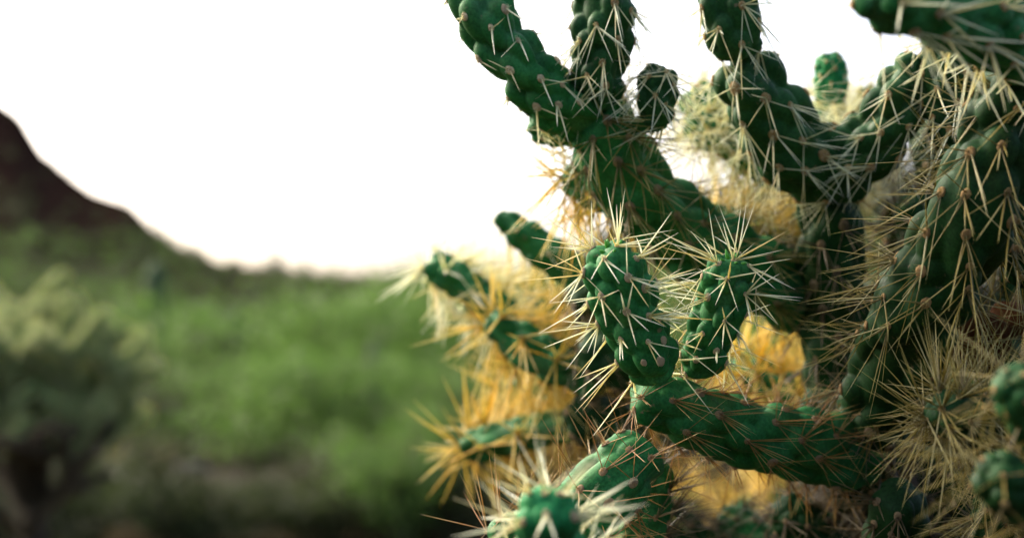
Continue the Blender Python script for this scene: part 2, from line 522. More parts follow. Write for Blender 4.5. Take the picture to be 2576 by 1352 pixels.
# hillside scrub: a far-off mass nobody could count
g = np.random.default_rng(5)
n = 5200
sy = 60 + (RIDGE_Y - 45) * g.uniform(0, 1, n) ** 1.2
sx = g.uniform(-0.52, 0.55, n) * sy
spy = 926 - (terrain(sx, sy) - CAM_H) / sy * FPX
bare = (sx / sy * FPX + 1287 < 460) & (spy < 590)                 # the rocky upper slope carries little scrub
keep = g.uniform(0, 1, n) < np.where(bare, 0.15, 1.0)
sx, sy = sx[keep], sy[keep]
sz = terrain(sx, sy)
cen, size = [], []
for k in range(3):
    cen.append(np.stack([sx + g.normal(0, 0.5, len(sx)), sy + g.normal(0, 0.5, len(sx)), sz + g.uniform(0.3, 1.5, len(sx))], -1))
cen = np.vstack(cen)
v, q, a = leaves(cen, 14, np.array([0.55, 0.55, 0.38]), 0.30, 12)
o = link('hillside_scrub', mesh_from('hillside_scrub', v, q, smooth=False, attr=a, mats=[L_CREO]))
o['kind'] = 'stuff'
o['label'] = 'dark olive desert scrub covering the far hillside'
o['category'] = 'scrub'
sy = 45 + 240 * g.uniform(0, 1, 2600) ** 1.7
sx = g.uniform(-0.40, 0.45, 2600) * sy
ok = ~((sx / sy * FPX + 1287 < 460) & (926 - (terrain(sx, sy) - CAM_H) / sy * FPX < 600))
sx, sy = sx[ok], sy[ok]
cen = np.stack([sx, sy, terrain(sx, sy) + g.uniform(0.5, 1.6, len(sx))], -1)
v, q, a = leaves(cen, 26, np.array([0.7, 0.7, 0.5]), 0.26, 13)
o = link('slope_greenery', mesh_from('slope_greenery', v, q, smooth=False, attr=a, mats=[L_PALO]))
o['kind'] = 'stuff'
o['label'] = 'green palo verde thicket on the lower slope of the hill'
o['category'] = 'thicket'

# ------------------------------------------------------------------ saguaros
M_SAG = plain_material('saguaro_skin', (0.045, 0.075, 0.03), (0.09, 0.125, 0.055), 3, 0.7, 0.4, 0.02)


def ribbed(c, r, n=24, ribs=14):
    na = ribs * 3
    rr = np.interp(np.linspace(0, 1, n), np.linspace(0, 1, len(r)), r)
    c = catmull(c, n)
    u = np.linspace(0, 1, n)
    rr = rr * np.sqrt(np.clip(1 - np.clip((u - 0.88) / 0.12, 0, 1) ** 2, 0.004, 1))
    t, N, B = frames(c)
    th = np.linspace(0, 2 * math.pi, na, endpoint=False)
    m = 1 + 0.09 * np.cos(th * ribs)
    v = (c[:, None] + (np.cos(th)[None, :, None] * N[:, None] + np.sin(th)[None, :, None] * B[:, None]) * (rr[:, None] * m[None])[..., None]).reshape(-1, 3)
    nv = len(v); v = np.vstack([v, c[0], c[-1]])
    j = np.arange(na); j2 = (j + 1) % na; o = (n - 1) * na
    tr = np.vstack([np.stack([np.full(na, nv), j2, j], -1), np.stack([np.full(na, nv + 1), o + j, o + j2], -1)])
    return v, grid_quads(n, na), tr


def saguaro(label, px, depth, top_px, rad, arms, seed):
    g = np.random.default_rng(seed)
    x = (px - 1287.5) / FPX * depth
    z0 = gz(x, depth)
    h = CAM_H + (926 - top_px) / FPX * depth - z0
    org = np.array([x, depth, z0])
    root = thing('saguaro_cactus', label, 'cactus', org, 'saguaros beyond the cholla')
    v, q, t = ribbed([[0, 0, -0.3], [0.02 * h, 0, h * 0.5], [0, 0.01 * h, h]], [rad * 0.85, rad, rad, rad * 0.8])
    link('trunk', mesh_from('trunk', v, q, t, mats=[M_SAG]), org, root)
    for s, f in arms:
        b = np.array([s * rad * 0.5, 0, h * f])
        v, q, t = ribbed([b, b + [s * rad * 2.2, 0, 0.02 * h], b + [s * rad * 3.1, 0.1, 0.12 * h], b + [s * rad * 3.2, 0.1, h * 0.30]], [rad * 0.5, rad * 0.6, rad * 0.65, rad * 0.6], 18, 10)
        link('arm', mesh_from('arm', v, q, t, mats=[M_SAG]), org, root)


saguaro('pale saguaro column rising in front of the broadest palo verde crown', 942, 14.5, 850, 0.085, [], 1)
saguaro('thin saguaro column beside the creosote on the slope', 592, 19, 775, 0.11, [], 2)
saguaro('bluish saguaro column behind the yellow cholla bush', 385, 24, 655, 0.20, [(1, 0.45)], 3)
saguaro('armed saguaro standing on the skyline saddle', 690, 285, 618, 0.40, [(1, 0.5), (-1, 0.42)], 4)
saguaro('lone saguaro with one arm low on the skyline', 770, 288, 644, 0.36, [(-1, 0.45)], 5)

# ------------------------------------------------------------------ cholla builder
GOLD = math.pi * (3 - math.sqrt(5))


def spines_mesh(base, dirs, lens, rads, bend, na=4, g=None):
    """base (n,3), dirs (n,3), bend (n,3): tapered curved needles"""
    n = len(base)
    ts = np.array([0, 0.22, 0.5, 0.8, 1.0])
    pr = np.array([0.72, 1.0, 0.80, 0.42, 0.06])
    ref = np.where(np.abs(dirs[:, 2:3]) < 0.9, np.array([[0, 0, 1.0]]), np.array([[1.0, 0, 0]]))
    u = nrm(np.cross(ref, dirs)); w = np.cross(dirs, u)
    th = np.linspace(0, 2 * math.pi, na, endpoint=False)
    k = len(ts)
    cen = base[:, None] + dirs[:, None] * (lens[:, None] * ts)[..., None] + bend[:, None] * (lens[:, None] * ts ** 2)[..., None]
    ring = np.cos(th)[None, :, None] * u[:, None] + 0.7 * np.sin(th)[None, :, None] * w[:, None]
    v = cen[:, :, None] + ring[:, None] * (rads[:, None] * pr)[:, :, None, None]
    v = v.reshape(-1, 3)
    q1 = grid_quads(k, na)
    q = (q1[None] + (np.arange(n) * k * na)[:, None, None]).reshape(-1, 4)
    t = np.tile(np.repeat(ts, na), n)
    r = np.repeat((g or np.random.default_rng(1)).uniform(0, 1, n), k * na)
    return v, q, np.stack([t, r, t, np.ones_like(t)], -1)


# unit areole pads (shared meshes)
def pad_mesh(name, mat, seed):
    g = np.random.default_rng(seed)
    th = np.linspace(0.0, math.pi, 9); ph = np.linspace(0, 2 * math.pi, 14, endpoint=False)
    T, F = np.meshgrid(th, ph, indexing='ij')
    d = np.stack([np.sin(T) * np.cos(F), np.sin(T) * np.sin(F), np.cos(T)], -1).reshape(-1, 3)
    r = 1 + g.normal(0, 0.06, len(d))
    dent = np.exp(-((d[:, 0] - 0.15) ** 2 + d[:, 1] ** 2) / 0.12) * 0.22 * (d[:, 2] > 0)
    v = d * r[:, None] * np.array([1.2, 0.95, 0.45]) - np.stack([0 * dent, 0 * dent, dent], -1)
    return v, grid_quads(9, 14), mesh_from(name, v, grid_quads(9, 14), mats=[mat])


PADS = {k: [pad_mesh('areole_' + k, m, 10 * i + j) for j in range(3)] for i, (k, m) in enumerate(MAT_AREOLE.items())}

STY = {   # spine style: material, count range, length (m), base radius (m), lean to base, pad kind
    'pale':  dict(m=S_PALE, n=(5, 8), L=(0.018, 0.027), r=0.00040, lean=0.50, pad='pink', ps=0.125),
    'hang':  dict(m=S_WHITE, n=(4, 7), L=(0.015, 0.024), r=0.00033, lean=0.95, pad='tan', ps=0.125),
    'few':   dict(m=S_WHITE, n=(2, 5), L=(0.010, 0.020), r=0.00038, lean=0.45, pad='pink', ps=0.12),
    'wild':  dict(m=S_PALE, n=(9, 13), L=(0.018, 0.032), r=0.00036, lean=0.35, pad='tan', ps=0.11),
    'gold':  dict(m=S_GOLD, n=(6, 9), L=(0.026, 0.042), r=0.00075, lean=0.35, pad='tan', ps=0.11),
    'brown': dict(m=S_BROWN, n=(5, 9), L=(0.014, 0.025), r=0.00024, lean=0.75, pad='grey', ps=0.125),
    'straw': dict(m=S_OLIVE, n=(6, 10), L=(0.016, 0.036), r=0.00034, lean=0.70, pad='tan', ps=0.12),
    'strawd': dict(m=S_OLIVE, n=(10, 14), L=(0.016, 0.034), r=0.00030, lean=0.25, pad='tan', ps=0.11),
    'dull':  dict(m=S_DULL, n=(6, 10), L=(0.014, 0.026), r=0.00036, lean=0.60, pad='grey', ps=0.12),
    'silver': dict(m=S_WHITE, n=(5, 7), L=(0.018, 0.028), r=0.00048, lean=0.40, pad='pink', ps=0.13),
}


class Plant:
    def __init__(self, name, label, loc):
        self.root = thing(name, label, 'cactus', loc)
        self.clusters, self.pads = [], []

    def joint(self, pts, r, style, areoles=None, seed=1, k=0.88, tub=0.36, mat=None, tips=None, res=1.0, world=False, neck=0.5,
              blunt=2.3, name='joint', label=None, buds=0, nomul=1.0, back=(1.0, 1.0), cap=0.95):
        g = np.random.default_rng(seed * 17 + 3)
        S = STY[style] if isinstance(style, str) else style
        pts = np.asarray(pts, float)
        if world:
            c3 = pts; rm = np.broadcast_to(np.asarray(r, float), (len(pts),))
        else:
            c3 = np.array([P(*p) for p in pts])
            rm = np.broadcast_to(np.asarray(r, float), (len(pts),)) * pts[:, 2] / FPX
        # fine centre line by arc length
        c = catmull(c3, 120)
        rr = np.interp(np.linspace(0, 1, 120), np.linspace(0, 1, len(rm)), rm)
        s = np.concatenate([[0], np.cumsum(np.linalg.norm(np.diff(c, axis=0), axis=1))])
        L, R = s[-1], float(rr.mean())
        rt, rb = rr[-1] * cap, rr[0] * 0.8
        na = int(84 * res); step = R * 0.075 / res
        sb = rb * (1 - np.cos(np.linspace(0.02, math.pi / 2, max(5, int(9 * res)))))
        st = L - rt * (1 - np.cos(np.linspace(math.pi / 2, 0.03, max(7, int(16 * res)))))
        mid = np.linspace(sb[-1], st[0], max(3, int((st[0] - sb[-1]) / step))) if st[0] > sb[-1] + step else np.array([])
        ss = np.unique(np.concatenate([sb, mid, st]).clip(0, L))
        nr = len(ss)
        cc = np.stack([np.interp(ss, s, c[:, i]) for i in range(3)], -1)
        T, N, B = frames(cc)
        d = (L - ss) / rt
        cp = np.where(d < 1, (1 - np.clip(1 - d, 0, 1) ** blunt) ** (1 / blunt), 1)
        db = ss / rb
        bp = neck + (1 - neck) * np.where(db < 1, np.sqrt(np.clip(1 - (1 - db) ** 2, 0, 1)), 1)
        pr = np.interp(ss, s, rr) * cp * bp
        th = np.linspace(0, 2 * math.pi, na, endpoint=False)
        ring = np.cos(th)[None, :, None] * N[:, None] + np.sin(th)[None, :, None] * B[:, None]
        V = cc[:, None] + ring * pr[:, None, None]
        mer = np.concatenate([[0], np.cumsum(np.hypot(np.diff(ss), np.diff(pr)))])
        dp = np.gradient(pr, ss, edge_order=1)
        nor = nrm(ring - np.clip(dp, -8, 8)[:, None, None] * T[:, None])
        # tubercles
        tub_m, tub_t, given = [], [], []
        if areoles:
            pv = proj(V.reshape(-1, 3)); fac = ((V.reshape(-1, 3) - CPOS) * nor.reshape(-1, 3)).sum(-1) < 0
            for (ax, ay) in areoles:
                d2 = (pv[:, 0] - ax) ** 2 + (pv[:, 1] - ay) ** 2 + np.where(fac, 0, 1e9)
                i = int(np.argmin(d2))
                tub_m.append(mer[i // na]); tub_t.append(th[i % na]); given.append(True)
        M = mer[-1]
        area = (k * R) ** 2
        m_ = 0.35 * R; i = 0; ph0 = g.uniform(0, 6.28)
        while m_ < M - 0.10 * R:
            rl = max(float(np.interp(m_, mer, pr)), 0.25 * R)
            t_ = (ph0 + i * GOLD) % (2 * math.pi)
            ok = True
            if areoles:
                r0 = int(np.argmin(np.abs(mer - m_))); c0 = int(round(t_ / (2 * math.pi) * na)) % na
                tocam = nrm(CPOS - V[r0, c0])
                if nor[r0, c0] @ tocam > 0.30: ok = False
                for mg, tg, gv in zip(tub_m, tub_t, given):
                    if gv:
                        dt = (t_ - tg + math.pi) % (2 * math.pi) - math.pi
                        if math.hypot(m_ - mg, dt * rl) < 0.85 * k * R: ok = False
            if ok:
                tub_m.append(m_ + g.normal(0, 0.03) * R); tub_t.append(t_ + g.normal(0, 0.04)); given.append(False)
            m_ += area / (2 * math.pi * rl); i += 1
        tm, tt = np.array(tub_m), np.array(tub_t)
        a_up, a_dn, b_ = 0.50 * k * R, 0.96 * k * R, 0.55 * k * R
        dm = mer[:, None, None] - tm
        dt = (th[None, :, None] - tt + math.pi) % (2 * math.pi) - math.pi
        da = np.where(dm > 0, dm / a_up, dm / a_dn)
        rl = np.maximum(pr, 0.22 * R)[:, None, None]
        f = 1 - da ** 2 - (dt * rl / b_) ** 2
        qk = 10.0
        f = np.clip(f, -6, 1)
        h = np.log(np.exp(qk * f).sum(-1)) / qk
        h = np.sqrt(np.clip(h + 0.15, 0.02, 1.5))
        H = 1.0 * tub * R * np.clip(mer / (0.5 * R), 0.15, 1) * np.clip(pr / (0.5 * R), 0.35, 1)
        V2 = V + nor * ((h - 0.86) * H[:, None])[..., None]
        org = cc[0]
        vv = V2.reshape(-1, 3)
        nv = len(vv)
        tipv = cc[-1] + T[-1] * (rt * 0.02 + 0.25 * tub * R * 0.3)
        vv = np.vstack([vv, cc[0], V2[-1].mean(0)])
        j = np.arange(na); j2 = (j + 1) % na; o_ = (nr - 1) * na
        tr = np.vstack([np.stack([np.full(na, nv), j2, j], -1), np.stack([np.full(na, nv + 1), o_ + j, o_ + j2], -1)])
        hv = np.concatenate([h.ravel(), [0.5, 0.8]])
        ob = link(name, mesh_from(name, vv - org, grid_quads(nr, na), tr, attr=np.stack([hv, hv, hv, np.ones_like(hv)], -1), mats=[mat or M_JOINT]), org, self.root)
        for bi in range(buds):
            ang = bi * 2.4; rad_ = R * 0.16 * math.sqrt(bi)
            bp_ = vv[-1] + (math.cos(ang) * N[-1] + math.sin(ang) * B[-1]) * rad_ - T[-1] * (rad_ * 0.35 + R * 0.02)
            bd_ = nrm(T[-1] + (math.cos(ang) * N[-1] + math.sin(ang) * B[-1]) * 0.5 * math.sqrt(bi) + g.normal(0, 0.15, 3))
            bv, bq, bt = tube([bp_, bp_ + bd_ * R * 0.10, bp_ + bd_ * R * 0.22, bp_ + bd_ * R * 0.34], [R * 0.06, R * 0.085, R * 0.06, R * 0.008], 8)
            link('leaf_bud', mesh_from('leaf_bud', bv - bp_, bq, bt, mats=[M_BUD]), bp_, ob)
        if label: ob['label'] = label
        # areoles and spines
        for ti in range(len(tm)):
            r0 = int(np.argmin(np.abs(mer - tm[ti]))); c0 = int(round((tt[ti] % (2 * math.pi)) / (2 * math.pi) * na)) % na
            pos, n_, ax = V2[r0, c0], nor[r0, c0], T[r0]
            ax = nrm(ax - n_ * (ax @ n_)) if abs(ax @ n_) < 0.98 else N[r0]
            sd = np.cross(n_, ax)
            ps = S['ps'] * R * g.uniform(0.7, 1.3)
            self.pads.append(dict(j=ob, pos=pos - n_ * ps * 0.05, n=n_, ax=ax, s=ps, kind=S['pad'], v=int(g.integers(3)), given=given[ti]))
            tl = tips.get(ti) if tips else None
            if tl is not None:
                if not tl: continue
                pa = proj(pos)
                tz = pa[2]
                dirs, lens = [], []
                for (tx, ty) in tl:
                    q0 = P(tx, ty, tz); dd = q0 - pos; dl = np.linalg.norm(dd)
                    Lw = max(dl * 1.03, g.uniform(0.012, 0.019))
                    toc = nrm(CPOS - pos)
                    dz = math.sqrt(max(Lw * Lw - dl * dl, 0)) * (1 if n_ @ toc > 0.1 else -0.4)
                    q0 = P(tx, ty, tz - dz)
                    v_ = q0 - pos; l_ = np.linalg.norm(v_)
                    dirs.append(v_ / l_); lens.append(l_)
                dirs, lens = np.array(dirs), np.array(lens)
            else:
                ns = int(round(g.integers(S['n'][0], S['n'][1] + 1) * nomul * (1 if given[ti] else back[0])))
                if ns < 1: continue
                al = g.vonmises(math.pi, 0.3 + 2.2 * S['lean'], ns)          # around the areole, pi = towards the joint's base
                phi = np.abs(g.normal(0.82, 0.34, ns)) + 0.12 * S['lean']
                phi = np.clip(phi, 0.1, 1.42)
                dirs = np.cos(phi)[:, None] * n_ + np.sin(phi)[:, None] * (np.cos(al)[:, None] * ax + np.sin(al)[:, None] * sd)
                lens = g.uniform(S['L'][0], S['L'][1], ns) * np.where(np.abs(al) < 1.2, 0.7, 1.0)
            ns = len(dirs)
            bs = pos + (np.cos(g.uniform(0, 6.28, ns))[:, None] * ax + np.sin(g.uniform(0, 6.28, ns))[:, None] * sd) * ps * 0.35 - n_ * ps * 0.1
            if tl is not None: 
                vec = pos + dirs * lens[:, None] - bs; lens = np.linalg.norm(vec, axis=1); dirs = vec / lens[:, None]
            bd = nrm(g.normal(0, 1, (ns, 3))) * g.uniform(0.0, 0.07, (ns, 1)) * (1 if given[ti] or back[1] == 1 else 2.6)
            if tl is not None: bd = bd * 0.6
            rads = S['r'] * g.uniform(0.7, 1.2, ns) * (1 if given[ti] else back[1])
            v, q, a = spines_mesh(bs, dirs, lens, rads, bd, 4, g)
            if given[ti]:
                ng = 12
                gd = nrm(n_ * 0.9 + ax * g.normal(0.25, 0.5, (ng, 1)) + sd * g.normal(0, 0.5, (ng, 1)))
                gb = pos + (ax * g.normal(0, 0.45, (ng, 1)) + sd * g.normal(0, 0.4, (ng, 1))) * ps
                gv_, gq_, ga_ = spines_mesh(gb, gd, g.uniform(0.10, 0.22, ng) * R, np.full(ng, 0.00010), np.zeros((ng, 3)), 4, g)
                q = np.vstack([q, gq_ + len(v)]); v = np.vstack([v, gv_]); a = np.vstack([a, ga_])
            pe = proj(np.vstack([pos[None], pos + dirs * lens[:, None]]))
            inside = (pe[:, 0] > -20) & (pe[:, 0] < 2595) & (pe[:, 1] > -20) & (pe[:, 1] < 1372)
            toc = nrm(CPOS - pos)
            sc_ = inside.mean() * np.mean(lens) / pe[0, 2] * (1.0 if n_ @ toc > -0.15 else 0.35) * (1.5 if given[ti] else 1.0)
            self.clusters.append(dict(j=ob, pos=pos, v=v, q=q, a=a, m=S['m'], s=sc_))
            self.pads[-1]['sc'] = sc_ * (1 if n_ @ toc > 0 else 0.1)
        for p in self.pads: p.setdefault('sc', 1.0 if p['given'] else 0.0)
        return ob

    def finish(self, n_single=295):
        cl = sorted(self.clusters, key=lambda c: -c['s'])
        for c in cl[:n_single]:
            me = mesh_from('spine_cluster', c['v'] - c['pos'], c['q'], attr=c['a'], mats=[c['m']])
            link('spine_cluster', me, c['pos'], c['j'])
        rest = cl[n_single:]
        rw = np.array(self.root['_w'])
        if rest:
            ms = []
            V, Q, A, I, o = [], [], [], [], 0
            for c in rest:
                if c['m'] not in ms: ms.append(c['m'])
                V.append(c['v']); Q.append(c['q'] + o); A.append(c['a']); o += len(c['v'])
                I.append(np.full(len(c['q']), ms.index(c['m'])))
            ob = link('spines', mesh_from('spines', np.vstack(V) - rw, np.vstack(Q), attr=np.vstack(A), mats=ms, midx=np.concatenate(I)), rw, self.root)
            ob['kind'] = 'stuff'
        pl = sorted(self.pads, key=lambda p: -p['sc'])

        def basis(p):
            return np.stack([p['ax'], np.cross(p['n'], p['ax']), p['n']], 1) * p['s']
        for p in pl[:n_single]:
            ob = link('areole', PADS[p['kind']][p['v']][2], p['pos'], p['j'])
            b = basis(p)
            ob.rotation_euler = Matrix(((b / p['s']).tolist())).to_euler()
            ob.scale = (p['s'],) * 3
        rest = pl[n_single:]
        if rest:
            V, Q, I, o = [], [], [], 0
            ks = list(MAT_AREOLE)
            for p in rest:
                pv, pq, _ = PADS[p['kind']][p['v']]
                V.append(pv @ basis(p).T + p['pos']); Q.append(pq + o); o += len(pv)
                I.append(np.full(len(pq), ks.index(p['kind'])))
            ob = link('areoles', mesh_from('areoles', np.vstack(V) - rw, np.vstack(Q), mats=[MAT_AREOLE[k_] for k_ in ks], midx=np.concatenate(I)), rw, self.root)
            ob['kind'] = 'stuff'


def cr(x0, kx, y0, ky):
    return lambda l: [(x0 + kx * a, y0 + ky * b) for a, b in l]


c1 = cr(1073, .2877, 0, .2877)
c2 = cr(1676.5, .3488, 0, .3488)
c3 = cr(1207, .3721, 469.4, .3721)
c4 = cr(1944.7, .3719, 335.3, .3719)
c6 = cr(1005.9, .3303, 905.3, .3303)
c7 = cr(1609.4, .4047, 804.7, .4047)


def dep(l, z):
    if np.isscalar(z): z = [z, z]
    zz = np.interp(np.linspace(0, 1, len(l)), np.linspace(0, 1, len(z)), z)
    return [(a, b, float(c)) for (a, b), c in zip(l, zz)]


# ------------------------------------------------------------------ the main cholla
tb = P(2230, 1500, 0.68)
TBASE = np.array([tb[0], tb[1], gz(tb[0], tb[1])])
CH = Plant('cholla_cactus', 'large green cholla cactus with long cream spines and many jointed arms against the white sky', TBASE)
J = CH.joint

# hero joints, in focus
KA = [(848, 495), (712, 588), (755, 415), (925, 412), (995, 615), (828, 742), (988, 835), (1095, 685), (1130, 870), (815, 925), (962, 1020),
      (1128, 1045), (1228, 1040), (1105, 1183), (1213, 1165), (1195, 890), (745, 790), (1040, 490)]
KT = [[(748, 628), (940, 650), (1000, 603), (900, 420), (985, 590)],
      [(205, 652), (300, 487), (490, 452), (470, 780), (575, 815), (492, 865), (835, 730), (605, 330), (560, 720)],
      [(360, 337), (480, 405), (372, 158), (508, 80), (435, 572), (755, 100), (580, 420)],
      [(980, 0), (922, 118), (968, 190), (1165, 402), (1225, 335), (1160, 372), (862, 285)],
      [(1143, 815), (1318, 665), (1225, 695), (985, 360), (1315, 720)],
      [(855, 948), (970, 948), (705, 998), (470, 782), (945, 690), (620, 790)],
      [(1055, 1083), (1143, 980), (1258, 942), (955, 715), (1035, 640)],
      [(1480, 750), (1310, 660), (1345, 610), (1370, 550), (1300, 370), (1360, 410), (1290, 800)],
      [(1260, 945), (1350, 840), (1420, 850), (1250, 770), (1365, 905)],
      [(430, 1087), (388, 990), (585, 1240), (640, 1048), (725, 1120), (760, 1158), (575, 950), (545, 908)],
      [(940, 1183), (965, 1170), (1003, 1097)],
      [(1210, 1215), (1355, 1095), (1225, 1150)],
      [], [], [],
      [(1440, 850), (1430, 790), (1380, 930), (1340, 970)],
      [(388, 990), (575, 975), (545, 905), (640, 870)],
      [(1300, 180), (1340, 310), (1310, 375), (1365, 485), (1200, 420)]]
J(dep([(1662, 950), (1628, 885), (1592, 800), (1558, 715), (1528, 618)], [0.545, 0.535, 0.525]), [60, 74, 82, 85, 77], 'pale', c3(KA), seed=3,
  k=0.86, tub=0.44, back=(0.4, 1.0), buds=7, tips={i: c3(t) for i, t in enumerate(KT)}, res=1.25, label='upright joint with creased green tubercles and long cream spines')
LA = [(1668, 620), (1778, 715), (1652, 893), (1545, 742), (1620, 525), (1715, 495), (1810, 545), (1505, 990), (1592, 1100), (1728, 985),
      (1415, 1050), (1465, 1160)]
LT = [[(1588, 805), (1745, 838), (1700, 500), (1940, 565), (1535, 750), (1590, 625), (1480, 560)],
      [(1835, 930), (1885, 965), (2020, 935), (2180, 745), (2165, 770), (2030, 585), (1980, 515)],
      [(1538, 1080), (1632, 1100), (1752, 1195), (1795, 1020), (1640, 810), (1735, 805)],
      [(1280, 870), (1340, 690), (1210, 880), (1180, 690), (1330, 830), (1230, 600)],
      [(1240, 310), (1410, 460), (1425, 300), (1545, 145), (1380, 630), (1510, 345), (1240, 400)],
      [(1868, 85), (1765, 140), (2110, 285), (2070, 425), (1585, 185), (1640, 240), (1980, 450), (1850, 380)],
      [(2125, 692), (2050, 650), (2000, 690), (2110, 480)],
      [(1440, 1130), (1365, 1080), (1400, 1010)],
      [(1605, 1200), (1590, 1170)],
      [(1810, 1080), (1780, 1060), (1755, 1090)],
      [], []]
J(dep([(1764, 935), (1774, 880), (1800, 800), (1828, 720), (1842, 650)], [0.565, 0.55, 0.535]), [48, 57, 63, 67, 58], 'pale', c3(LA), seed=5,
  k=0.88, tub=0.44, back=(0.4, 1.0), buds=7, tips={i: c3(t) for i, t in enumerate(LT)}, res=1.25, label='shorter upright joint with cream spines radiating from its crown')
# branch carrying them
HA = c7([(190, 500), (365, 455), (285, 690), (490, 590), (655, 745), (640, 520), (825, 640), (990, 745), (890, 565), (1090, 630), (420, 840),
         (820, 870), (1105, 850), (1210, 715), (15, 480), (120, 345), (270, 320), (500, 460)]) + c6([(1770, 160), (1795, 380)])
J(dep([(2180, 1140), (2055, 1122), (1893, 1092), (1731, 1040), (1600, 990)], [0.63, 0.60, 0.57, 0.555]), [95, 92, 86, 78, 62], 'brown', HA, seed=7,
  k=1.0, tub=0.36, res=1.15, cap=0.8, label='old horizontal branch with brown spines')
MA = c6([(1570, 640), (1740, 700), (1895, 755), (1545, 850), (1765, 930), (1380, 990), (1590, 1075), (1325, 830), (1800, 1130), (880, 1190), (765, 1215),
         (840, 1280), (1560, 1320), (1160, 900), (680, 1270), (1690, 560)])
J(dep([(1622, 1135), (1570, 1185), (1510, 1245), (1450, 1310), (1400, 1370)], [0.555, 0.545, 0.55]), [82, 92, 90, 84, 66],
  dict(STY['brown'], n=(3, 5), L=(0.016, 0.028), r=0.0003, lean=0.5), MA, seed=9, back=(2.0, 1.0), k=0.95, tub=0.36, neck=0.8, res=1.1, label='low joint bending forward with orange-brown spines')
J(dep([(1440, 1340), (1370, 1340), (1300, 1345), (1235, 1365)], [0.56, 0.55]), [60, 66, 66, 56], dict(STY['brown'], n=(4, 7), L=(0.02, 0.034), r=0.0003),
  c6([(765, 1215), (840, 1280), (680, 1300), (890, 1200)]), seed=8, back=(1.6, 1.0), k=0.95)
# joint under it, towards the bottom edge
J(dep([(1640, 1150), (1610, 1290), (1590, 1420)], [0.60, 0.59]), [60, 72, 70], 'dull', seed=10, k=0.95)
# near joint, out of focus
NA_ = c6([(1110, 1170), (950, 1230), (1320, 1190), (1100, 1010), (1000, 1030), (1220, 1030)])
NT = [c6(t) for t in ([(1010, 1390), (1200, 1390), (1060, 1300)], [(380, 1035), (390, 1345), (670, 1080), (545, 880), (600, 1420)],
                      [(1730, 930), (1890, 1090), (1750, 1225), (1740, 1070), (1640, 1380)], [(1020, 500), (1090, 560), (1340, 800)],
                      [(900, 720), (730, 790), (640, 900)], [(1500, 640), (1530, 700), (1490, 1060), (1340, 1000)])]
J(dep([(1392, 1620), (1388, 1480), (1386, 1380), (1374, 1252)], [0.47, 0.43, 0.405]), [70, 88, 88, 76], 'silver', NA_, seed=11, k=1.0, tub=0.44, nomul=0.5, mat=M_JOINT_NEW,
  tips={i: t for i, t in enumerate(NT)}, label='nearest joint with pale silvery spines')
J(dep([(1500, 1800), (1440, 1680), (1392, 1590)], [0.56, 0.50, 0.47]), 66, 'silver', seed=12)
J(dep([(1900, 2050), (1700, 1960), (1510, 1800)], [0.66, 0.60, 0.56]), 70, 'brown', seed=13, mat=M_JOINT_OLD)

# upper left arms
AA = c1([(345, 140), (570, 250), (800, 365), (470, 510), (735, 615), (990, 685), (730, 850), (965, 920), (1150, 915), (1170, 745), (665, 90), (1330, 900)])
J(dep(c1([(1700, 1360), (1520, 1150), (1330, 985), (1080, 850), (850, 600), (650, 370), (500, 110), (430, -160), (420, -330)]), [0.63, 0.605, 0.59, 0.585, 0.585]),
  [70, 74, 74, 73, 73, 74, 74, 72, 64], 'few', AA, seed=15, back=(1.5, 0.5), k=0.95, tub=0.50, res=1.1)
BA = c1([(1485, 220), (1640, 20), (1350, 355), (1660, 340), (1525, 550), (1405, 660), (1565, 745), (1765, 90)])
J(dep(c1([(1500, 960), (1495, 800), (1510, 600), (1535, 350), (1545, 100), (1550, -150), (1560, -320)]), [0.60, 0.585]), [54, 61, 68, 75, 77, 75, 66], 'hang', BA,
  seed=17, mat=M_JOINT_SHADED, back=(1.5, 0.5), k=0.92, tub=0.50, res=1.1)
EA = c1([(1950, 670), (2090, 635), (2150, 745), (1995, 840), (1860, 845), (2085, 920)])
J(dep(c1([(1985, 1110), (2000, 960), (2020, 760), (2060, 560)]), 0.595), [38, 48, 52, 46], 'hang', EA, seed=19, mat=M_JOINT_SHADED, back=(1.5, 0.5), k=1.0, tub=0.42)
J(dep(c1([(1560, 1130), (1760, 1110), (1950, 1080), (2090, 1060)]), [0.615, 0.595]), [28, 24, 24, 20], 'few', seed=20, k=1.1, tub=0.2, nomul=0.4)
J(dep(c1([(1330, 1130), (1150, 1120), (1000, 1110), (890, 1120)]), [0.63, 0.635]), [44, 46, 44, 32], 'few', seed=21, k=0.95, nomul=0.5)
CA = [(1525, 305), (1495, 345), (1550, 405), (1500, 485), (1585, 515), (1700, 540), (1640, 620), (1800, 640), (1880, 720), (1440, 420), (1605, 425), (1575, 345), (1650, 480), (1730, 610), (1765, 560), (1845, 600), (1930, 650), (1950, 760), (1480, 420), (1540, 545)]
J(dep([(2060, 770), (1940, 710), (1810, 640), (1680, 555), (1580, 450), (1525, 350), (1490, 265)], [0.69, 0.66, 0.63, 0.605]), [88, 94, 100, 102, 100, 92, 72],
  dict(STY['wild'], m=S_OLIVE, n=(8, 11), pad='grey'), CA, seed=23, back=(0.8, 0.8), k=1.05, tub=0.44, mat=M_JOINT, res=1.1)
J(dep([(1560, 500), (1490, 470), (1425, 425)], [0.66, 0.67]), [50, 54, 44], 'gold', seed=24, nomul=0.7)

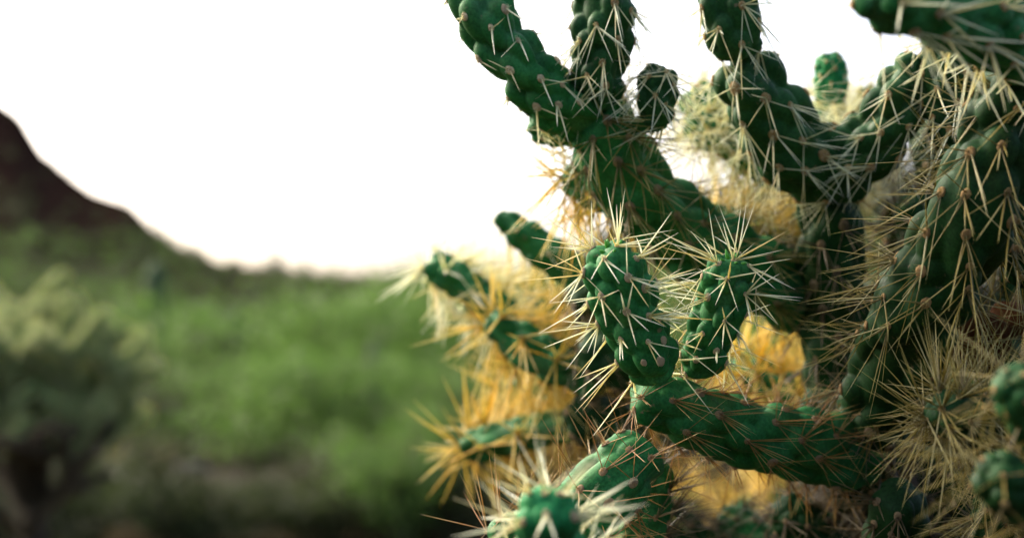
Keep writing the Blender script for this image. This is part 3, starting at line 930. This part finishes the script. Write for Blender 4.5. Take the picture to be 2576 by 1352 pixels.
# the fork
F2A = c2([(385, 205), (265, 60), (545, 45), (650, 155), (540, 330)])
J(dep(c2([(495, 420), (490, 330), (475, 180), (435, 0), (415, -180), (410, -300)]), [0.60, 0.59]), [52, 68, 73, 73, 70, 60], 'hang', F2A, seed=25, mat=M_JOINT_SHADED, back=(1.5, 0.5), k=1.0, tub=0.38, res=1.1)
F1A = c2([(505, 630), (700, 700), (560, 885), (770, 965), (880, 760), (960, 1010), (615, 1090), (820, 1190), (1000, 1210), (1130, 1120)])
J(dep(c2([(1230, 1260), (1080, 1190), (900, 1040), (740, 830), (620, 620), (520, 430)]), [0.64, 0.625, 0.60]), [92, 98, 102, 98, 88, 70], 'hang', F1A, seed=27, mat=M_JOINT_SHADED, back=(1.5, 0.5), k=1.0, tub=0.52, res=1.15)
F3A = c2([(1610, 690), (1545, 955), (1735, 895), (1405, 1000), (1665, 1130), (1460, 1200), (1310, 1200)])
J(dep(c2([(1080, 1230), (1250, 1200), (1480, 1040), (1640, 830), (1720, 640), (1760, 420)]), [0.64, 0.62, 0.60]), [88, 92, 88, 80, 74, 64], 'hang', F3A, seed=29, mat=M_JOINT_SHADED, back=(1.5, 0.5), k=1.0, tub=0.52, res=1.1)
FSA = c4([(465, 610), (320, 745), (420, 930), (280, 1020), (360, 240), (500, 1050), (330, 1180)]) + c7([(1230, 95), (1240, 440), (1390, 300), (1100, 230)])
J(dep([(2150, 1230), (2120, 1040), (2105, 860), (2095, 700), (2085, 560), (2085, 420)], [0.70, 0.68, 0.66, 0.645]), [95, 92, 88, 86, 80, 70], 'dull', FSA, seed=31,
  k=1.1, tub=0.28, mat=M_JOINT_OLD)
# paler arms behind the fork
J(dep([(2000, 440), (1900, 370), (1810, 310), (1735, 225)], [0.69, 0.72]), [70, 74, 66, 50], 'wild', seed=33, k=0.85)
J(dep([(1850, 340), (1790, 330), (1730, 300)], [0.70, 0.71]), [50, 52, 44], 'wild', seed=34)
J(dep([(2110, 470), (2095, 380), (2085, 290), (2088, 240)], [0.72, 0.78]), [50, 52, 46, 36], dict(STY['wild'], n=(9, 12)), seed=35)
J(dep([(2088, 262), (2090, 210), (2086, 132)], [0.715, 0.71]), [34, 42, 38], dict(STY['wild'], n=(1, 1), L=(0.004, 0.009), r=0.00025), seed=36, mat=M_JOINT_NEW, k=0.8, tub=0.3, label='small bright green tip joint')
J(dep([(2180, 440), (2200, 330), (2180, 230)], [0.72, 0.76]), [46, 48, 36], dict(STY['wild'], n=(4, 6)), mat=M_JOINT_SHADED, seed=37)
# golden arms behind, between the long stem and the fork
J(dep([(2060, 700), (1960, 610), (1860, 560), (1770, 530)], [0.72, 0.71]), [40, 36, 32, 24], dict(STY['gold'], n=(5, 7), r=0.0007, L=(0.026, 0.046)), seed=39, k=1.2)
J(dep([(2080, 680), (2020, 560), (1990, 470)], [0.72, 0.74]), [36, 34, 26], dict(STY['gold'], n=(4, 5)), k=1.3, seed=40)
J(dep([(2120, 1050), (2010, 1000), (1920, 950), (1860, 900)], [0.74, 0.80]), [52, 50, 46, 36], dict(STY['gold'], n=(10, 13)), seed=41, k=1.2)

# right-hand trunk arm
JA = c4([(1530, 90), (1570, 385), (1340, 135), (1300, 415), (1590, 590), (1310, 685), (1065, 665), (1330, 890), (1015, 930), (1150, 410), (840, 865), (770, 1105),
         (1040, 1140), (680, 1010), (790, 1280), (1300, 1040)])
J(dep([(2200, 1010), (2262, 880), (2318, 770), (2385, 650), (2445, 520), (2505, 370), (2540, 230)], [0.60, 0.54, 0.51, 0.50]), [90, 104, 112, 116, 116, 108, 84], 'straw', JA,
  seed=43, back=(0.8, 0.9), k=1.0, tub=0.42, mat=M_JOINT_OLD, res=1.2, label='thick dark arm with long straw-coloured spines')
J(dep([(2160, 1230), (2180, 1120), (2210, 990)], [0.69, 0.60]), [96, 96, 90], 'dull', seed=44, mat=M_JOINT_OLD)
IA = c2([(1685, 20), (1960, 100), (1780, 220), (2010, 250), (2410, 45), (2320, 300), (2500, 440), (2550, 250)])
J(dep(c2([(2780, 420), (2560, 300), (2250, 160), (1950, 60), (1640, 10), (1480, -60)]), [0.50, 0.46, 0.43, 0.415]), [96, 100, 98, 92, 82, 66], dict(STY['silver'], pad='tan', n=(4, 6)), IA, seed=45, back=(0.4, 0.9),
  k=1.0, tub=0.38, mat=M_JOINT, label='overhanging near arm out of focus')
J(dep([(2520, 330), (2560, 220), (2640, 150)], [0.505, 0.50]), [90, 92, 90], 'straw', nomul=0.5, seed=46, mat=M_JOINT_OLD)
J(dep([(2420, 380), (2400, 260), (2390, 150), (2400, 60)], [0.60, 0.60]), [70, 72, 70, 60], dict(STY['wild'], m=S_WHITE, n=(4, 6)), nomul=0.8, seed=47, mat=M_JOINT_OLD)
J(dep([(2470, 560), (2440, 470), (2415, 370)], [0.58, 0.60]), [70, 72, 70], 'straw', nomul=0.5, seed=48, mat=M_JOINT_OLD)
J(dep([(2640, 700), (2560, 560), (2520, 450)], [0.58, 0.56]), [84, 84, 80], 'straw', nomul=0.5, seed=49, mat=M_JOINT_OLD)
# dense low arms at the right
J(dep([(2700, 1130), (2560, 1085), (2440, 1050), (2350, 1030)], [0.53, 0.505, 0.49]), [70, 72, 68, 52], dict(STY['strawd'], n=(14, 19)), seed=51, k=0.8, mat=M_JOINT_OLD,
  label='densely spined arm with a mane of straw spines')
J(dep([(2690, 1150), (2600, 1050), (2540, 940)], [0.41, 0.39]), [70, 72, 60], dict(STY['straw'], n=(1, 2), r=0.00028), seed=52, k=1.0, mat=M_JOINT_SHADED)
J(dep([(2700, 1290), (2590, 1250), (2480, 1180)], [0.41, 0.39]), [80, 80, 66], dict(STY['strawd'], n=(2, 4)), seed=53, k=1.0, mat=M_JOINT_OLD)
J(dep([(2560, 1420), (2520, 1330), (2480, 1250)], [0.56, 0.55]), [70, 70, 56], dict(STY['strawd'], n=(6, 8)), seed=54, mat=M_JOINT_OLD)
RA = c7([(1465, 1265), (1605, 1215), (1480, 1130), (1560, 1320)])
J(dep([(2270, 1560), (2260, 1450), (2255, 1340), (2262, 1230)], [0.62, 0.60, 0.575]), [86, 88, 84, 70], 'dull', RA, seed=55, k=1.05, mat=M_JOINT_OLD, tub=0.2)
J(dep([(2720, 1180), (2740, 1060), (2700, 930), (2640, 800)], [0.52, 0.54, 0.57]), [80, 84, 84, 80], 'straw', nomul=0.5, seed=56, mat=M_JOINT_OLD)
J(dep([(2350, 1560), (2480, 1460), (2600, 1340), (2710, 1180)], [0.64, 0.58, 0.53]), [88, 90, 88, 84], 'dull', seed=57, mat=M_JOINT_OLD)
# dark low joints between
J(dep([(2150, 1420), (2050, 1340), (1960, 1270)], [0.68, 0.66]), [66, 66, 52], 'dull', seed=58, mat=M_JOINT_OLD)
J(dep([(2060, 1480), (1920, 1380), (1820, 1290)], [0.72, 0.76]), [62, 60, 48], 'dull', seed=59)
J(dep([(2210, 1320), (2100, 1230), (2020, 1210)], [0.70, 0.72]), [60, 58, 44], 'brown', seed=60, mat=M_JOINT_OLD)

# arms behind on the left, out of focus
J(dep([(1290, 800), (1234, 764), (1189, 733), (1133, 692), (1080, 655)], [0.78, 0.79, 0.80]), [40, 42, 44, 44, 40], dict(STY['wild'], n=(6, 9), r=0.0006), [(1120, 680), (1185, 730)], seed=61, k=0.95, blunt=3.0,
  label='blurred side joint pointing away with pale spines')
J(dep([(1470, 720), (1435, 678), (1373, 633), (1314, 587), (1250, 538)], [0.74, 0.75]), [44, 46, 46, 42, 22], dict(STY['few'], n=(2, 4)), [(1300, 580), (1380, 640)], seed=62, k=1.0, tub=0.34)
J(dep([(1520, 960), (1460, 935), (1373, 900), (1303, 856), (1235, 795)], [0.72, 0.74]), [54, 54, 54, 52, 44], dict(STY['gold'], n=(8, 11), r=0.0006), [(1262, 800), (1315, 850), (1400, 905)], seed=63, k=1.05)
J(dep([(1470, 1070), (1419, 1070), (1336, 1086), (1254, 1106), (1165, 1128)], [0.76, 0.80]), [40, 42, 44, 44, 42], dict(STY['gold'], n=(8, 11), r=0.0006), [(1215, 1120), (1300, 1090)], seed=64, k=1.05)
J(dep([(1420, 860), (1370, 800), (1300, 770), (1250, 760)], [0.82, 0.85]), [44, 44, 42, 32], dict(STY['gold'], n=(5, 8), r=0.0006), seed=65, k=1.2)
J(dep([(1500, 1030), (1420, 1000), (1340, 985), (1260, 985)], [0.82, 0.86]), [44, 44, 42, 32], dict(STY['gold'], n=(5, 8), r=0.0006), seed=66, k=1.2)
J(dep([(1640, 1290), (1590, 1150), (1550, 1010), (1500, 870), (1440, 720)], [0.76, 0.78, 0.76]), [62, 62, 60, 58, 50], 'gold', seed=67, mat=M_JOINT_OLD, nomul=0.35)
J(dep([(2000, 1560), (1850, 1450), (1730, 1370), (1630, 1270)], [0.72, 0.76]), [70, 70, 66, 62], 'dull', seed=68, mat=M_JOINT_OLD)

for fi, (fx0, fy0, fx1, fy1, fz, fm) in enumerate(((2330, 1500, 2380, 1250, 0.78, 0), (2150, 1480, 2080, 1300, 0.80, 0), (1990, 1480, 1900, 1330, 0.84, 0), (2560, 1480, 2600, 1280, 0.72, 0),
                                           (2400, 1150, 2300, 980, 0.72, 0), (2600, 1000, 2480, 840, 0.66, 0), (2470, 1420, 2420, 1180, 0.68, 0), (2300, 1420, 2330, 1120, 0.70, 0),
                                           (1800, 1500, 1740, 1340, 0.80, 0), (2330, 700, 2300, 480, 0.70, 0), (2300, 960, 2330, 690, 0.70, 0), (2600, 900, 2560, 640, 0.68, 0),
                                           (2380, 480, 2330, 300, 0.70, 0), (1640, 930, 1450, 880, 0.70, 0), (1600, 1110, 1420, 1030, 0.73, 0), (1560, 800, 1440, 720, 0.72, 0), (2560, 980, 2530, 700, 0.76, 0), (2640, 820, 2620, 560, 0.74, 0), (2500, 900, 2420, 720, 0.74, 0), (2420, 300, 2470, 120, 0.74, 0), (2560, 360, 2600, 150, 0.72, 0), (2300, 640, 2230, 480, 0.74, 0), (2260, 860, 2200, 690, 0.74, 0), (2560, 640, 2500, 420, 0.68, 0))):
    J(dep([(fx0, fy0), ((fx0 + fx1) / 2 + 12, (fy0 + fy1) / 2), (fx1, fy1)], [fz, fz]), [66, 72, 58], dict(STY['dull'], r=0.0003), seed=200 + fi, nomul=0.9, mat=M_JOINT_OLD, res=0.7, k=1.05)

# dried fruit caught behind the thick arm
M_FRUIT = plain_material('dried_fruit_skin', (0.06, 0.022, 0.008), (0.22, 0.085, 0.02), 300, 0.8, 0.9, 0.002)
fr_ = [pad_mesh('dried_fruit', M_FRUIT, 80 + i_)[2] for i_ in range(3)]
for i_, (fx, fy, fz) in enumerate(((2445, 815, 0.575), (2500, 850, 0.58), (2420, 870, 0.59), (2478, 905, 0.59), (2540, 800, 0.585))):
    fo_ = link('dried_fruit', fr_[i_ % 3], P(fx, fy, fz), CH.root)
    fo_.scale = (0.0085, 0.0075, 0.014)
    fo_.rotation_euler = (0.5 * i_, 0.9 * i_, 1.3 * i_)

# woody trunk down to the soil
p_top = P(2165, 1210, 0.69)
v, q, t = tube([p_top, P(2200, 1500, 0.69), (P(2220, 1700, 0.69) + TBASE) / 2 + np.array([0.01, 0.02, 0.05]), TBASE + np.array([0, 0, 0.12]), TBASE - np.array([0, 0, 0.05])],
               [0.019, 0.026, 0.034, 0.042, 0.055], 22, 60)
v += (np.random.default_rng(3).normal(0, 1, v.shape)) * 0.0012
link('trunk', mesh_from('trunk', v - TBASE, q, t, mats=[M_WOOD]), TBASE, CH.root)
for pa, pb, ra in (((2350, 1560, 0.64), (2215, 1680, 0.69), 0.017), ((1900, 2050, 0.66), (2215, 2100, 0.69), 0.016), ((2000, 1560, 0.72), (2200, 1650, 0.69), 0.016),
                   ((2270, 1550, 0.62), (2210, 1720, 0.69), 0.016), ((2060, 1480, 0.72), (2200, 1560, 0.69), 0.014), ((2150, 1420, 0.68), (2195, 1470, 0.69), 0.014)):
    a_, b_ = P(*pa), P(*pb)
    v, q, t = tube([a_, (a_ + b_) / 2 - UP * 0.01, b_], [ra * 0.9, ra, ra * 1.1], 16, 14)
    link('limb', mesh_from('limb', v - a_, q, t, mats=[M_WOOD]), a_, CH.root)
CH.finish()


# ------------------------------------------------------------------ other chollas: grown at random
def grow(plant, base, h, spread, seed, styles, n_main, r, res=0.32, dead=0.45, levels=3, ln_rng=(0.11, 0.16), f_rng=(0.36, 0.66)):
    g = np.random.default_rng(seed)
    base = np.asarray(base, float)
    sd = [seed * 100]

    def rec(p, d, lev, z_rel):
        ln = h * g.uniform(*ln_rng) * (0.8 if lev > 1 else 1.0)
        d = nrm(d + g.normal(0, 0.18, 3))
        mid = p + d * ln * 0.5 + UP * ln * 0.04
        e = p + d * ln + UP * ln * 0.16
        sd[0] += 1
        low = (e[2] - base[2]) < h * dead
        st = styles[0] if low else styles[1 + int(g.integers(len(styles) - 1))]
        plant.joint([p, mid, e], [r * 0.9, r, r * 0.85], st, seed=sd[0], res=res, world=True, k=1.0, mat=M_WOOD if low else M_JOINT)
        if lev < levels:
            for b in range(int(g.integers(2, 4))):
                a = g.uniform(0, 6.283)
                nd = nrm(d * 0.5 + np.array([math.cos(a), math.sin(a), 0]) * spread + UP * g.uniform(-0.05, 0.7))
                rec(p + (e - p) * g.uniform(0.6, 0.95), nd, lev + 1, 0)
    for k in range(n_main):
        a = k / n_main * 6.283 + g.uniform(-0.4, 0.4)
        f = g.uniform(*f_rng)
        rec(base + UP * h * f, nrm(np.array([math.cos(a), math.sin(a), 0]) * 0.9 + UP * g.uniform(0.2, 1.0)), 1, f)


FAR_PALE = dict(STY['wild'], m=S_LIME, n=(10, 13), L=(0.02, 0.032), r=0.0012)
FAR_GOLD = dict(STY['gold'], n=(6, 9), L=(0.02, 0.034), r=0.0009)
FAR_DEAD = dict(STY['dull'], n=(4, 6), L=(0.015, 0.025), r=0.0008)


def far_cholla(label, px, depth, top_px, seed, n_main, spread, styles, r, dead):
    x = (px - 1287.5) / FPX * depth
    z0 = gz(x, depth)
    h = CAM_H + (926 - top_px) / FPX * depth - z0
    base = np.array([x, depth, z0])
    pl = Plant('cholla_cactus', label, base)
    v, q, t = tube([base - UP * 0.05, base + UP * h * 0.35, base + UP * h * 0.66 + np.array([0.02, 0, 0])], [0.05, 0.042, 0.028], 14, 20)
    link('trunk', mesh_from('trunk', v - base, q, t, mats=[M_WOOD]), base, pl.root)
    grow(pl, base, h, spread, seed, styles, n_main, r, dead=dead)
    pl.finish(0)


far_cholla('pale yellow spiny cholla bush with a dark dead skirt standing alone on the flat', 100, 4.6, 600, 3, 28, 0.9, [FAR_DEAD, FAR_PALE, FAR_PALE, FAR_PALE, FAR_PALE, dict(FAR_GOLD, m=S_LIME)], 0.015, 0.62)
GB = P(1850, 1700, 1.15)
GB = np.array([GB[0], GB[1], gz(GB[0], GB[1])])
GC = Plant('cholla_cactus', 'golden spined cholla glowing low behind the large cholla', GB)
for gi, (pts, rr_) in enumerate((([(1760, 1520), (1735, 1380), (1720, 1230)], 46), ([(1790, 1500), (1760, 1360), (1700, 1290)], 42), ([(1900, 1500), (1950, 1350), (1990, 1215)], 46),
                                 ([(1950, 1400), (2020, 1290), (2080, 1210)], 44), ([(1990, 1260), (1960, 1100), (1940, 960)], 44), ([(1735, 1380), (1690, 1330), (1660, 1260)], 38),
                                 ([(1960, 1100), (2000, 1020), (2020, 950)], 40), ([(1900, 1500), (1880, 1380), (1870, 1250)], 42))):
    GC.joint(dep(pts, [1.15, 1.12]), [rr_ * 0.9, rr_, rr_ * 0.8], dict(STY['gold'], n=(6, 9), r=0.0009, L=(0.024, 0.042)), seed=300 + gi, res=0.6)
v, q, t = tube([GB - UP * 0.05, GB + UP * 0.4, P(1830, 1500, 1.15)], [0.05, 0.042, 0.03], 14, 20)
link('trunk', mesh_from('trunk', v - GB, q, t, mats=[M_WOOD]), GB, GC.root)
GC.finish(0)

for o in SC.objects:
    if '_w' in o: del o['_w']
